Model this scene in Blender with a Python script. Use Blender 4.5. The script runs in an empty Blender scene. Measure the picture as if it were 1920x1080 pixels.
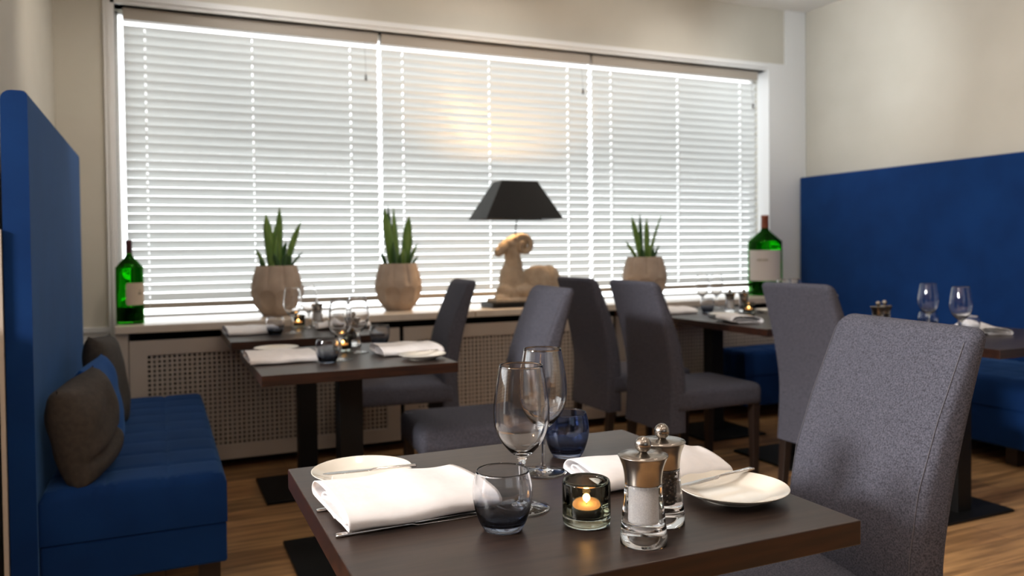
import bpy, bmesh, math, random
from mathutils import Vector, Matrix
random.seed(7)
C = bpy.context.scene.collection
PI = math.pi

# ------------------------------------------------------------------ camera
H = 1.15
f_px, yaw, pit, rol, cy = 1490.24, math.radians(23.933), math.radians(1.163), math.radians(-0.636), 496.93
F = Vector((math.sin(yaw)*math.cos(pit), math.cos(yaw)*math.cos(pit), -math.sin(pit)))
R0 = Vector((math.cos(yaw), -math.sin(yaw), 0)); U0 = R0.cross(F)
Rv = math.cos(rol)*R0 + math.sin(rol)*U0; Uv = -math.sin(rol)*R0 + math.cos(rol)*U0
cam = bpy.data.cameras.new('camera'); co = bpy.data.objects.new('camera', cam); C.objects.link(co)
m = Matrix((Rv, Uv, -F)).transposed().to_4x4(); m.translation = (0, 0, H); co.matrix_world = m
cam.sensor_width = 36; cam.lens = 36*f_px/1920; cam.shift_y = -(540-cy)/1920
cam.clip_start = 0.05
cam.dof.use_dof = True; cam.dof.focus_distance = 1.22; cam.dof.aperture_fstop = 4.6
bpy.context.scene.camera = co
sc = bpy.context.scene
sc.view_settings.view_transform = 'Standard'; sc.view_settings.look = 'None'
sc.view_settings.exposure = 0.35; sc.view_settings.gamma = 1.0; sc.view_settings.use_curve_mapping = False
sc.cycles.max_bounces = 14; sc.cycles.transmission_bounces = 14; sc.cycles.transparent_max_bounces = 16
sc.cycles.diffuse_bounces = 5; sc.cycles.glossy_bounces = 5
sc.cycles.sample_clamp_indirect = 4.0

# ------------------------------------------------------------------ world: daylight outside the window, dim room behind the viewer
w = bpy.data.worlds.new('world'); sc.world = w; w.use_nodes = True
nt = w.node_tree; nt.nodes.clear()
tc = nt.nodes.new('ShaderNodeTexCoord'); sx = nt.nodes.new('ShaderNodeSeparateXYZ')
mr = nt.nodes.new('ShaderNodeMapRange'); mr.inputs[1].default_value = 0.05; mr.inputs[2].default_value = 0.35
mg = nt.nodes.new('ShaderNodeMapRange'); mg.inputs[1].default_value = -0.25; mg.inputs[2].default_value = 0.25
sky = nt.nodes.new('ShaderNodeMix'); sky.data_type = 'RGBA'
sky.inputs[6].default_value = (3.0, 3.1, 3.15, 1); sky.inputs[7].default_value = (3.6, 3.75, 3.85, 1)
mx = nt.nodes.new('ShaderNodeMix'); mx.data_type = 'RGBA'; mx.inputs[6].default_value = (0.035, 0.032, 0.03, 1)
bg = nt.nodes.new('ShaderNodeBackground'); out = nt.nodes.new('ShaderNodeOutputWorld')
L = nt.links.new
L(tc.outputs['Generated'], sx.inputs[0]); L(sx.outputs['Y'], mr.inputs[0]); L(sx.outputs['Z'], mg.inputs[0])
L(mg.outputs[0], sky.inputs[0]); L(mr.outputs[0], mx.inputs[0]); L(sky.outputs[2], mx.inputs[7])
L(mx.outputs[2], bg.inputs[0]); bg.inputs[1].default_value = 1.0; L(bg.outputs[0], out.inputs[0])

# ------------------------------------------------------------------ lamps of the room and added lights
def area(name, loc, size, power, col, target=None, size_y=None, shape='DISK'):
    l = bpy.data.lights.new(name, 'AREA'); l.shape = shape; l.size = size; l.energy = power; l.color = col
    if size_y: l.size_y = size_y
    o = bpy.data.objects.new(name, l); C.objects.link(o); o.location = loc
    if target: o.rotation_euler = (Vector(target)-Vector(loc)).to_track_quat('-Z', 'Y').to_euler()
    return o
WARM = (1.0, 0.89, 0.78); NEUT = (1.0, 0.955, 0.93)
for i, (x, y, p) in enumerate([(0.35, 0.9, 3.5), (0.95, 1.5, 2.5), (0.7, 2.7, 1.5), (2.0, 1.7, 2), (2.9, 1.2, 2), (2.2, 2.9, 1.3), (3.3, 3.3, 1.5), (3.9, 2.3, 2.2), (4.0, 1.0, 2), (1.2, -0.6, 4), (0.0, -0.7, 3), (2.4, -0.4, 3), (-1.0, 0.6, 3), (-1.2, 2.0, 1.5)]):
    area('ceiling_spot', (x, y, 2.93), 0.08, p, WARM)
area('side_lamp', (-4.55, 1.25, 2.88), 0.90, 470, NEUT, (1.6, 2.2, 0.8))
area('rear_fill', (0.8, -2.6, 1.9), 2.0, 4, (0.86, 0.93, 1.0), (1.6, 2.5, 0.9), 1.2, 'RECTANGLE')  # soft cool fill light behind the viewer
def washer(loc, target, power, col, ang=85, blend=1.0):
    l = bpy.data.lights.new('wash_light', 'SPOT'); l.energy = power; l.color = col; l.spot_size = math.radians(ang); l.spot_blend = blend; l.shadow_soft_size = 0.08
    o = bpy.data.objects.new('wash_light', l); C.objects.link(o); o.location = loc
    o.rotation_euler = (Vector(target)-Vector(loc)).to_track_quat('-Z', 'Y').to_euler()
washer((3.2, 3.6, 2.6), (4.62, 4.5, 2.4), 42, (0.90, 0.96, 1.0))
washer((3.3, 2.4, 2.6), (4.71, 2.7, 1.9), 9, (1.0, 0.88, 0.76))
washer((1.2, 3.6, 2.7), (1.2, 4.85, 2.75), 16, (1.0, 0.93, 0.85), 110)
washer((3.0, 3.6, 2.7), (3.0, 4.85, 2.75), 16, (1.0, 0.93, 0.86), 110)
washer((0.55, 4.1, 2.95), (0.55, 4.95, 1.5), 18, (1.0, 0.96, 0.92), 120)
washer((2.0, 4.1, 2.95), (2.0, 4.95, 1.5), 18, (1.0, 0.95, 0.9), 120)
washer((3.5, 4.1, 2.95), (3.5, 4.95, 1.5), 18, (1.0, 0.96, 0.92), 120)
washer((1.3, -0.6, 2.0), (1.3, -0.3, 3.0), 30, (1.0, 0.94, 0.88), 150)  # added uplight, brightens the ceiling that the glass rims reflect
washer((0.45, 3.5, 2.5), (-0.4, 4.3, 1.9), 22, (1.0, 0.88, 0.76), 80)

# ------------------------------------------------------------------ materials
def mat(name, col, rough=0.5, metal=0.0, **kw):
    m = bpy.data.materials.new(name); m.use_nodes = True
    b = m.node_tree.nodes['Principled BSDF']
    b.inputs['Base Color'].default_value = (*col, 1); b.inputs['Roughness'].default_value = rough; b.inputs['Metallic'].default_value = metal
    for k, v in kw.items(): b.inputs[k.replace('_', ' ')].default_value = v
    return m
def nodes(m): return m.node_tree.nodes, m.node_tree.links.new, m.node_tree.nodes['Principled BSDF']
def noise_col(m, c1, c2, scale, lo=0.35, hi=0.65, detail=4, stretch=None, bump=0, bscale=None, dist=0.002):
    N, K, b = nodes(m)
    t = N.new('ShaderNodeTexCoord'); mp = N.new('ShaderNodeMapping')
    if stretch: mp.inputs['Scale'].default_value = stretch
    n = N.new('ShaderNodeTexNoise'); n.inputs['Scale'].default_value = scale; n.inputs['Detail'].default_value = detail
    r = N.new('ShaderNodeValToRGB'); r.color_ramp.elements[0].position = lo; r.color_ramp.elements[1].position = hi
    r.color_ramp.elements[0].color = (*c1, 1); r.color_ramp.elements[1].color = (*c2, 1)
    K(t.outputs['Object'], mp.inputs[0]); K(mp.outputs[0], n.inputs['Vector']); K(n.outputs['Fac'], r.inputs[0]); K(r.outputs[0], b.inputs['Base Color'])
    if bump:
        n2 = n
        if bscale:
            n2 = N.new('ShaderNodeTexNoise'); n2.inputs['Scale'].default_value = bscale; n2.inputs['Detail'].default_value = 3; K(mp.outputs[0], n2.inputs['Vector'])
        bp = N.new('ShaderNodeBump'); bp.inputs['Strength'].default_value = bump; bp.inputs['Distance'].default_value = dist
        K(n2.outputs['Fac'], bp.inputs['Height']); K(bp.outputs[0], b.inputs['Normal'])
    return m
M = {}
M['wall'] = noise_col(mat('wall_paint', (0.6, 0.55, 0.47), 0.8), (0.525, 0.50, 0.43), (0.555, 0.53, 0.46), 3, bump=0.15, bscale=120, dist=0.001)
M['white'] = mat('white_paint', (0.74, 0.745, 0.74), 0.45)
M['ceil'] = mat('ceiling_paint', (0.8, 0.79, 0.77), 0.9)
M['trimbeige'] = mat('cover_paint', (0.52, 0.455, 0.385), 0.5)
M['sill'] = noise_col(mat('sill_stone', (0.6, 0.52, 0.43), 0.28), (0.64, 0.56, 0.465), (0.71, 0.63, 0.53), 9)
M['black'] = mat('black_metal', (0.005, 0.005, 0.005), 0.5, Specular_IOR_Level=0.25)
M['dark'] = mat('recess_shade_black', (0.01, 0.01, 0.01), 0.9)
M['table'] = noise_col(mat('dark_oak_top', (0.03, 0.02, 0.016), 0.36), (0.017, 0.0115, 0.0095), (0.046, 0.029, 0.022), 6, 0.3, 0.72, 8, (1.2, 14, 14), 0.12, None, 0.0006)
M['edge'] = noise_col(mat('dark_oak_edge', (0.035, 0.013, 0.007), 0.32), (0.010, 0.0045, 0.0035), (0.042, 0.014, 0.007), 5, 0.3, 0.75, 6, (1.5, 10, 16))
M['legwood'] = mat('chair_leg_wood', (0.022, 0.013, 0.010), 0.4)
def felt(name, a, b_, rough=0.95):
    m = mat(name, a, rough); noise_col(m, a, b_, 300, 0.35, 0.65, 5, None, 0.4, 400, 0.0012)
    nodes(m)[2].inputs['Specular IOR Level'].default_value = 0.15
    return m
M['felt'] = felt('grey_felt', (0.046, 0.047, 0.061), (0.116, 0.119, 0.152))
M['piping'] = mat('grey_seam', (0.12, 0.12, 0.14), 0.9)
def velvet(name, a, b_, sheen=0.26):
    m = mat(name, a, 0.85); noise_col(m, a, b_, 5, 0.3, 0.7, 5, None, 0.12, 260, 0.0008)
    B = nodes(m)[2]; B.inputs['Sheen Weight'].default_value = sheen; B.inputs['Specular IOR Level'].default_value = 0.12; B.inputs['Sheen Roughness'].default_value = 0.45
    B.inputs['Sheen Tint'].default_value = (0.22, 0.5, 1.0, 1); return m
M['velvet'] = velvet('blue_velvet', (0.0025, 0.022, 0.10), (0.004, 0.032, 0.135))
M['velvet2'] = velvet('blue_cushion', (0.006, 0.045, 0.19), (0.009, 0.06, 0.23))
M['browncloth'] = mat('brown_cushion', (0.045, 0.037, 0.03), 0.9); noise_col(M['browncloth'], (0.033, 0.028, 0.024), (0.05, 0.041, 0.034), 60, bump=0.25, bscale=300, dist=0.001)
M['cloth'] = mat('white_linen', (0.84, 0.83, 0.84), 0.9); noise_col(M['cloth'], (0.82, 0.81, 0.82), (0.87, 0.86, 0.87), 40, bump=0.18, bscale=90, dist=0.002)
M['china'] = mat('cream_china', (0.84, 0.80, 0.71), 0.12, Coat_Weight=0.5)
M['steel'] = mat('brushed_steel', (0.34, 0.31, 0.275), 0.24, 1.0)
M['silver'] = mat('cutlery_steel', (0.72, 0.70, 0.68), 0.14, 1.0)
M['salt'] = noise_col(mat('salt', (0.85, 0.85, 0.85), 0.9), (0.75, 0.75, 0.76), (0.92, 0.92, 0.92), 700)
M['pepper'] = noise_col(mat('peppercorns', (0.03, 0.02, 0.012), 0.6), (0.012, 0.009, 0.007), (0.085, 0.052, 0.03), 260)
M['soil'] = mat('soil', (0.02, 0.014, 0.01), 0.95)
M['shade'] = mat('black_shade', (0.002, 0.002, 0.002), 0.35, Specular_IOR_Level=0.35)
M['stone'] = noise_col(mat('carved_stone', (0.5, 0.4, 0.29), 0.85), (0.36, 0.28, 0.20), (0.52, 0.42, 0.31), 14, 0.3, 0.7, 8, None, 0.6, 45, 0.006)
M['pot'] = noise_col(mat('terracotta_pot', (0.42, 0.30, 0.215), 0.75), (0.34, 0.26, 0.20), (0.44, 0.345, 0.27), 10, 0.3, 0.7, 6, None, 0.2, 90, 0.002)
M['leaf'] = noise_col(mat('sansevieria_leaf', (0.05, 0.13, 0.03), 0.4), (0.075, 0.18, 0.025), (0.21, 0.33, 0.08), 14, 0.3, 0.7, 4, (4, 4, 0.6))
M['leafdark'] = mat('dark_leaf', (0.035, 0.095, 0.022), 0.4)
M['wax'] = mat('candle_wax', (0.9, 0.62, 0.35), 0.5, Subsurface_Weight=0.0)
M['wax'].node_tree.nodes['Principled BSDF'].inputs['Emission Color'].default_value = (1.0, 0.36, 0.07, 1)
M['wax'].node_tree.nodes['Principled BSDF'].inputs['Emission Strength'].default_value = 0.8  # emission stands in for the flame lighting up the wax
M['flame'] = mat('flame', (1, 0.7, 0.3), 0.5); _b = nodes(M['flame'])[2]
_b.inputs['Emission Color'].default_value = (1, 0.62, 0.22, 1); _b.inputs['Emission Strength'].default_value = 9
M['bulb'] = mat('bulb', (1, 0.8, 0.5), 0.5); _b = nodes(M['bulb'])[2]
_b.inputs['Emission Color'].default_value = (1, 0.66, 0.34, 1); _b.inputs['Emission Strength'].default_value = 12
M['tin'] = mat('tealight_tin', (0.16, 0.16, 0.15), 0.4, 1.0)
M['capsulered'] = mat('dark_red_capsule', (0.05, 0.008, 0.012), 0.4)
M['capsuleor'] = mat('copper_capsule', (0.24, 0.06, 0.025), 0.4)
M['label1'] = mat('cream_label', (0.56, 0.46, 0.34), 0.7)
M['label2'] = mat('white_label', (0.60, 0.55, 0.52), 0.7)
M['ink'] = mat('label_ink', (0.30, 0.25, 0.18), 0.7)
M['cord'] = mat('white_cord', (0.8, 0.8, 0.78), 0.8)
M['tassel'] = mat('brown_tassel', (0.06, 0.045, 0.035), 0.7)
M['radiator'] = mat('radiator_enamel', (0.20, 0.175, 0.15), 0.5)
M['taupe'] = mat('headrail_taupe', (0.37, 0.33, 0.28), 0.5)
# slats: white lacquer that lets some daylight through
def slat_mat():
    m = bpy.data.materials.new('slat_white'); m.use_nodes = True; N = m.node_tree.nodes; K = m.node_tree.links.new; N.clear()
    p = N.new('ShaderNodeBsdfPrincipled'); p.inputs['Base Color'].default_value = (0.74, 0.745, 0.73, 1); p.inputs['Roughness'].default_value = 0.33
    t = N.new('ShaderNodeBsdfTranslucent'); t.inputs[0].default_value = (0.72, 0.75, 0.74, 1)
    x = N.new('ShaderNodeMixShader'); x.inputs[0].default_value = 0.22; o = N.new('ShaderNodeOutputMaterial')
    K(p.outputs[0], x.inputs[1]); K(t.outputs[0], x.inputs[2]); K(x.outputs[0], o.inputs[0]); return m
M['slat'] = slat_mat()
def pane_mat():
    m = bpy.data.materials.new('window_pane'); m.use_nodes = True; N = m.node_tree.nodes; K = m.node_tree.links.new; N.clear()
    t = N.new('ShaderNodeBsdfTransparent'); g = N.new('ShaderNodeBsdfGlossy'); g.inputs['Roughness'].default_value = 0.02
    fr = N.new('ShaderNodeFresnel'); fr.inputs[0].default_value = 1.45
    x = N.new('ShaderNodeMixShader'); o = N.new('ShaderNodeOutputMaterial')
    K(fr.outputs[0], x.inputs[0]); K(t.outputs[0], x.inputs[1]); K(g.outputs[0], x.inputs[2]); K(x.outputs[0], o.inputs[0]); return m
M['pane'] = pane_mat()
def glass(name, col=(1, 1, 1), ior=1.5, rough=0.0, grad=None):
    m = bpy.data.materials.new(name); m.use_nodes = True; N = m.node_tree.nodes; K = m.node_tree.links.new; N.clear()
    g = N.new('ShaderNodeBsdfGlass'); g.inputs['Color'].default_value = (*col, 1); g.inputs['IOR'].default_value = ior; g.inputs['Roughness'].default_value = rough
    o = N.new('ShaderNodeOutputMaterial'); K(g.outputs[0], o.inputs[0])
    if grad:
        t = N.new('ShaderNodeTexCoord'); s = N.new('ShaderNodeSeparateXYZ'); r = N.new('ShaderNodeValToRGB')
        mrn = N.new('ShaderNodeMapRange'); mrn.inputs[1].default_value = grad[0]; mrn.inputs[2].default_value = grad[1]
        r.color_ramp.elements[0].color = (*grad[2], 1); r.color_ramp.elements[1].color = (*col, 1)
        K(t.outputs['Object'], s.inputs[0]); K(s.outputs['Z'], mrn.inputs[0]); K(mrn.outputs[0], r.inputs[0]); K(r.outputs[0], g.inputs['Color'])
    return m
M['glass'] = glass('clear_glass')
M['tumbler'] = glass('smoke_base_glass', (0.985, 0.99, 1.0), 1.5, 0, (0.012, 0.050, (0.50, 0.535, 0.60)))
M['tumblerblue'] = glass('blue_smoke_glass', (0.70, 0.78, 0.95), 1.5, 0, (0.010, 0.06, (0.55, 0.58, 0.66)))
M['candleglass'] = glass('smoke_green_glass', (0.72, 0.72, 0.67), 1.5, 0, (0.006, 0.012, (0.90, 0.95, 0.92)))
M['acrylic'] = glass('clear_acrylic', (0.985, 0.985, 0.985), 1.48)
M['bottle'] = glass('green_bottle_glass', (0.20, 0.66, 0.14), 1.5)
M['wine'] = mat('wine_inside', (0.002, 0.012, 0.003), 0.2)
# floor planks, running across the room
def floor_mat():
    m = mat('plank_floor', (0.25, 0.13, 0.06), 0.38); N, K, b = nodes(m)
    t = N.new('ShaderNodeTexCoord'); br = N.new('ShaderNodeTexBrick'); br.inputs['Scale'].default_value = 1.0
    br.inputs['Brick Width'].default_value = 1.2; br.inputs['Row Height'].default_value = 0.145; br.inputs['Mortar Size'].default_value = 0.0012
    br.inputs['Color1'].default_value = (0.60, 0.36, 0.17, 1); br.inputs['Color2'].default_value = (0.36, 0.20, 0.095, 1); br.inputs['Mortar'].default_value = (0.05, 0.025, 0.012, 1)
    mp = N.new('ShaderNodeMapping'); mp.inputs['Scale'].default_value = (0.9, 11, 1)
    n = N.new('ShaderNodeTexNoise'); n.inputs['Scale'].default_value = 2.6; n.inputs['Detail'].default_value = 8
    r = N.new('ShaderNodeValToRGB'); r.color_ramp.elements[0].position = 0.32; r.color_ramp.elements[1].position = 0.68
    r.color_ramp.elements[0].color = (0.42, 0.40, 0.38, 1); r.color_ramp.elements[1].color = (1.25, 1.2, 1.1, 1)
    x = N.new('ShaderNodeMix'); x.data_type = 'RGBA'; x.blend_type = 'MULTIPLY'; x.inputs[0].default_value = 1
    K(t.outputs['Object'], br.inputs['Vector']); K(t.outputs['Object'], mp.inputs[0]); K(mp.outputs[0], n.inputs['Vector']); K(n.outputs['Fac'], r.inputs[0])
    K(br.outputs['Color'], x.inputs[6]); K(r.outputs[0], x.inputs[7]); K(x.outputs[2], b.inputs['Base Color']); return m
M['floor'] = floor_mat()

# ------------------------------------------------------------------ helpers
def link(name, bm, ma, parent=None, smooth=True, loc=None, rotz=0, angle=None):
    me = bpy.data.meshes.new(name)
    bmesh.ops.recalc_face_normals(bm, faces=bm.faces)
    bm.to_mesh(me); bm.free()
    for p in me.polygons: p.use_smooth = smooth
    if smooth and angle is not None:
        try: me.set_sharp_from_angle(angle=math.radians(angle))
        except Exception: pass
    me.materials.append(M[ma] if isinstance(ma, str) else ma)
    o = bpy.data.objects.new(name, me); C.objects.link(o)
    if parent: o.parent = parent
    if loc: o.location = loc
    o.rotation_euler.z = rotz
    return o
def thing(name, label, cat, loc=(0, 0, 0), rotz=0, group=None):
    o = bpy.data.objects.new(name, None); C.objects.link(o); o.empty_display_size = 0.05
    o.location = loc; o.rotation_euler = (0, 0, rotz); tag(o, label, cat, group); return o
def tag(o, label, cat, group=None):
    o['label'] = label; o['category'] = cat
    if group: o['group'] = group
    return o
def dup(root, label, loc, rotz=0, group=None):
    r = root.copy(); C.objects.link(r); r.location = loc; r.rotation_euler = (0, 0, rotz); r['label'] = label
    if group: r['group'] = group
    for ch in list(root.children):
        c = ch.copy(); C.objects.link(c); c.parent = r
        for g in ch.children:
            d = g.copy(); C.objects.link(d); d.parent = c
    return r
def struct(name, bm, ma, smooth=False):
    o = link(name, bm, ma, smooth=smooth); o['kind'] = 'structure'; return o
def bx(bm, x0, x1, y0, y1, z0, z1, bev=0, seg=2):
    r = bmesh.ops.create_cube(bm, size=1.0)
    vs = r['verts']
    for v in vs:
        v.co = ((x0+x1)/2+v.co.x*(x1-x0), (y0+y1)/2+v.co.y*(y1-y0), (z0+z1)/2+v.co.z*(z1-z0))
    if bev:
        es = list({e for v in vs for e in v.link_edges})
        bmesh.ops.bevel(bm, geom=es, offset=bev, segments=seg, affect='EDGES', profile=0.5)
    return bm
def box(*a, **k): return bx(bmesh.new(), *a, **k)
def lathe(bm, prof, seg=48, close=False, cx=0, cy=0):
    rings = []
    for r, z in prof:
        if r < 1e-6: rings.append([bm.verts.new((cx, cy, z))])
        else: rings.append([bm.verts.new((cx+r*math.cos(2*PI*i/seg), cy+r*math.sin(2*PI*i/seg), z)) for i in range(seg)])
    pairs = list(zip(rings, rings[1:]))
    if close: pairs.append((rings[-1], rings[0]))
    for a, b in pairs:
        for i in range(seg):
            j = (i+1) % seg
            if len(a) == 1 and len(b) == 1: continue
            if len(a) == 1: bm.faces.new((a[0], b[i], b[j]))
            elif len(b) == 1: bm.faces.new((a[i], a[j], b[0]))
            else: bm.faces.new((a[i], a[j], b[j], b[i]))
    return bm
def smooth_prof(pts, n=6):
    # Catmull-Rom through the points
    P = [pts[0]]+list(pts)+[pts[-1]]; out = []
    for k in range(1, len(P)-2):
        p0, p1, p2, p3 = P[k-1:k+3]
        for i in range(n):
            t = i/n
            out.append(tuple(0.5*((2*p1[d])+(-p0[d]+p2[d])*t+(2*p0[d]-5*p1[d]+4*p2[d]-p3[d])*t*t+(-p0[d]+3*p1[d]-3*p2[d]+p3[d])*t**3) for d in range(len(p1))))
    out.append(tuple(pts[-1])); return out
def loft(bm, secs, cap=True):
    rings = [[bm.verts.new(p) for p in s] for s in secs]
    n = len(rings[0])
    for a, b in zip(rings, rings[1:]):
        for i in range(n): bm.faces.new((a[i], a[(i+1) % n], b[(i+1) % n], b[i]))
    if cap: bm.faces.new(rings[0][::-1]); bm.faces.new(rings[-1])
    return bm
def rrect(w, t, r, n=5):
    r = min(r, w/2-1e-4, t/2-1e-4); P = []
    for cx_, cy_, a0 in ((w/2-r, t/2-r, 0), (-w/2+r, t/2-r, 90), (-w/2+r, -t/2+r, 180), (w/2-r, -t/2+r, 270)):
        for i in range(n+1):
            a = math.radians(a0+90*i/n); P.append((cx_+r*math.cos(a), cy_+r*math.sin(a)))
    return P
def tube(bm, pts, r, seg=8):
    secs = []
    pts = [Vector(p) for p in pts]
    for i, p in enumerate(pts):
        d = (pts[min(i+1, len(pts)-1)]-pts[max(i-1, 0)]).normalized()
        q = d.to_track_quat('Z', 'Y')
        rr = r[i] if isinstance(r, (list, tuple)) else r
        secs.append([tuple(p+q @ Vector((rr*math.cos(2*PI*k/seg), rr*math.sin(2*PI*k/seg), 0))) for k in range(seg)])
    return loft(bm, secs)

# ------------------------------------------------------------------ room shell
YW = 4.85; XR = 4.71; XL = -0.49; ZC = 2.99
struct('floor', box(-5.5, 6.0, -4.0, 5.0, -0.05, 0), 'floor')
struct('ceiling', box(-5.5, 6.0, -4.0, 5.2, ZC, ZC+0.1), 'ceil')
struct('wall_right', box(XR, XR+0.1, -4.0, 5.2, 0, ZC), 'wall')
bm = box(XL-0.12, XL, 2.62, 5.2, 0, ZC); struct('wall_left', bm, 'wall')
struct('unseen_light_block', box(-0.68, -0.60, 1.35, 2.61, 0, 1.02), 'wall')  # unseen low wall, added to keep the side light off the bench end
WX0, WX1, WZ0, WZ1 = -0.20, 4.325, 0.785, 2.507
bm = bmesh.new()
bx(bm, XL, WX0, YW, YW+0.2, 0, ZC); bx(bm, WX1, XR, YW, YW+0.2, 0, ZC); bx(bm, WX0, WX1, YW, YW+0.2, 0, WZ0-0.05); bx(bm, WX0, WX1, YW, YW+0.2, WZ1, ZC)
struct('wall_back', bm, 'wall')
# window casing and white corner column
bm = bmesh.new()
for y0, z0, z1 in ((YW-0.018, WZ1, WZ1+0.02), (YW-0.028, WZ1+0.02, WZ1+0.034), (YW-0.02, WZ1+0.034, WZ1+0.056)):
    bx(bm, WX0-0.05, WX1+0.004, y0, YW+0.1, z0, z1)
for y0, x0, x1 in ((YW-0.018, WX0-0.018, WX0), (YW-0.028, WX0-0.034, WX0-0.018), (YW-0.02, WX0-0.054, WX0-0.034)):
    bx(bm, x0, x1, y0, YW+0.1, 0.02, WZ1+0.056)
struct('trim_1', bm, 'white')
bm = bmesh.new()
bx(bm, WX1, XR-0.004, YW-0.02, YW+0.1, 0.79, WZ1+0.058); bx(bm, 4.505, XR-0.004, YW-0.02, YW+0.1, WZ1+0.058, ZC-0.002)
bx(bm, WX1-0.002, WX1+0.012, YW-0.032, YW+0.1, 0.79, WZ1+0.003)
struct('trim_2', bm, 'white')
struct('trim_3', bx(box(XL+0.001, WX0-0.056, YW-0.018, YW+0.01, 0.665, 0.745), XL+0.001, WX0-0.056, YW-0.03, YW+0.01, 0.725, 0.75), 'white')
struct('trim_6', box(-0.414, -0.403, 2.61, 2.66, 0, 1.22), 'trimbeige')
# window: frame + pane
win = link('window_1', bmesh.new(), 'white'); win['kind'] = 'structure'
bm = bmesh.new()
bx(bm, WX0, WX1, 4.99, 5.03, WZ0-0.05, WZ0+0.012); bx(bm, WX0, WX1, 4.99, 5.03, WZ1-0.015, WZ1+0.02)
bx(bm, WX0-0.02, WX0+0.012, 4.99, 5.03, WZ0, WZ1); bx(bm, WX1-0.012, WX1+0.02, 4.99, 5.03, WZ0, WZ1)
link('window_frame', bm, 'white', win, smooth=False)
for a, b_ in ((WX0+0.012, WX1-0.012),):
    link('pane', box(a, b_, 5.008, 5.012, WZ0+0.012, WZ1-0.015), 'pane', win, smooth=False)

# window sill (two boards with a joint) over the radiator cover
for k, (a, b_) in enumerate(((WX0-0.008, 1.7145), (1.7195, 4.605))):
    o = link('window_sill', box(a, b_, 4.41, 4.985, 0.745, 0.785, bev=0.004), 'sill', smooth=False)
    tag(o, ['beige window sill board on the left, under the left bottle', 'beige window sill board on the right, under the sculpture lamp'][k], 'window sill')
# radiator cover panels
bounds = [(-0.146, 1.255), (1.280, 2.68), (2.705, 4.105), (4.13, 4.60)]
names = ['beige radiator cover panel with square mesh, beside the blue bench', 'beige radiator cover panel with mesh behind the two middle grey chairs',
         'beige radiator cover panel behind the far right table', 'narrow beige radiator cover panel in the right corner']
for (a, b_), lab in zip(bounds, names):
    t = thing('radiator_cover', lab, 'radiator cover', (a, 4.43, 0), 0, 'radiator cover panels under the window')
    W = b_-a; s = 0.078
    bm = bmesh.new()
    bx(bm, 0, s, 0, 0.02, 0.056, 0.705); bx(bm, W-s, W, 0, 0.02, 0.056, 0.705); bx(bm, s, W-s, 0, 0.02, 0.63, 0.705); bx(bm, s, W-s, 0, 0.02, 0.056, 0.13)
    link('panel_frame', bm, 'trimbeige', t, smooth=False)
    bm = bmesh.new(); p = 0.0235
    nx = int((W-2*s)/p); 
    for i in range(nx+1): x = s+(W-2*s)*i/nx; bx(bm, x-0.0052, x+0.0052, 0.006, 0.0085, 0.13, 0.63)
    nz = 21
    for i in range(nz+1): z = 0.13+0.5*i/nz; bx(bm, s, W-s, 0.0085, 0.011, z-0.0052, z+0.0052)
    link('mesh_grille', bm, 'trimbeige', t, smooth=False)
bm = bmesh.new(); bx(bm, WX0-0.008, -0.15, 4.432, 4.84, 0, 0.743)
struct('trim_4', bm, 'trimbeige')
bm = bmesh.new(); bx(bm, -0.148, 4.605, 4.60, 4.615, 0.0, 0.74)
o = struct('shade_backing', bm, 'dark')  # black sheet standing in for the shade inside the radiator cover
for k, (a, b_) in enumerate(bounds[:3]):
    bm = bmesh.new(); nr = 34; x0_, x1_ = a+0.1, b_-0.1
    vs = []
    for i in range(nr*4+1):
        x = x0_+(x1_-x0_)*i/(nr*4); dy = 0.012*(0 if i % 4 in (0, 3) else 1)
        vs.append((x, 4.505+dy))
    lo = [bm.verts.new((x, y, 0.1)) for x, y in vs]; hi = [bm.verts.new((x, y, 0.63)) for x, y in vs]
    for i in range(len(vs)-1): bm.faces.new((lo[i], lo[i+1], hi[i+1], hi[i]))
    bx(bm, x0_, x1_, 4.52, 4.57, 0.1, 0.63)
    tag(link('radiator', bm, 'radiator', smooth=False), ['ribbed radiator behind the left mesh cover, beside the blue bench', 'ribbed radiator behind the middle mesh cover panel', 'ribbed radiator behind the mesh cover at the right corner table'][k], 'radiator')

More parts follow.
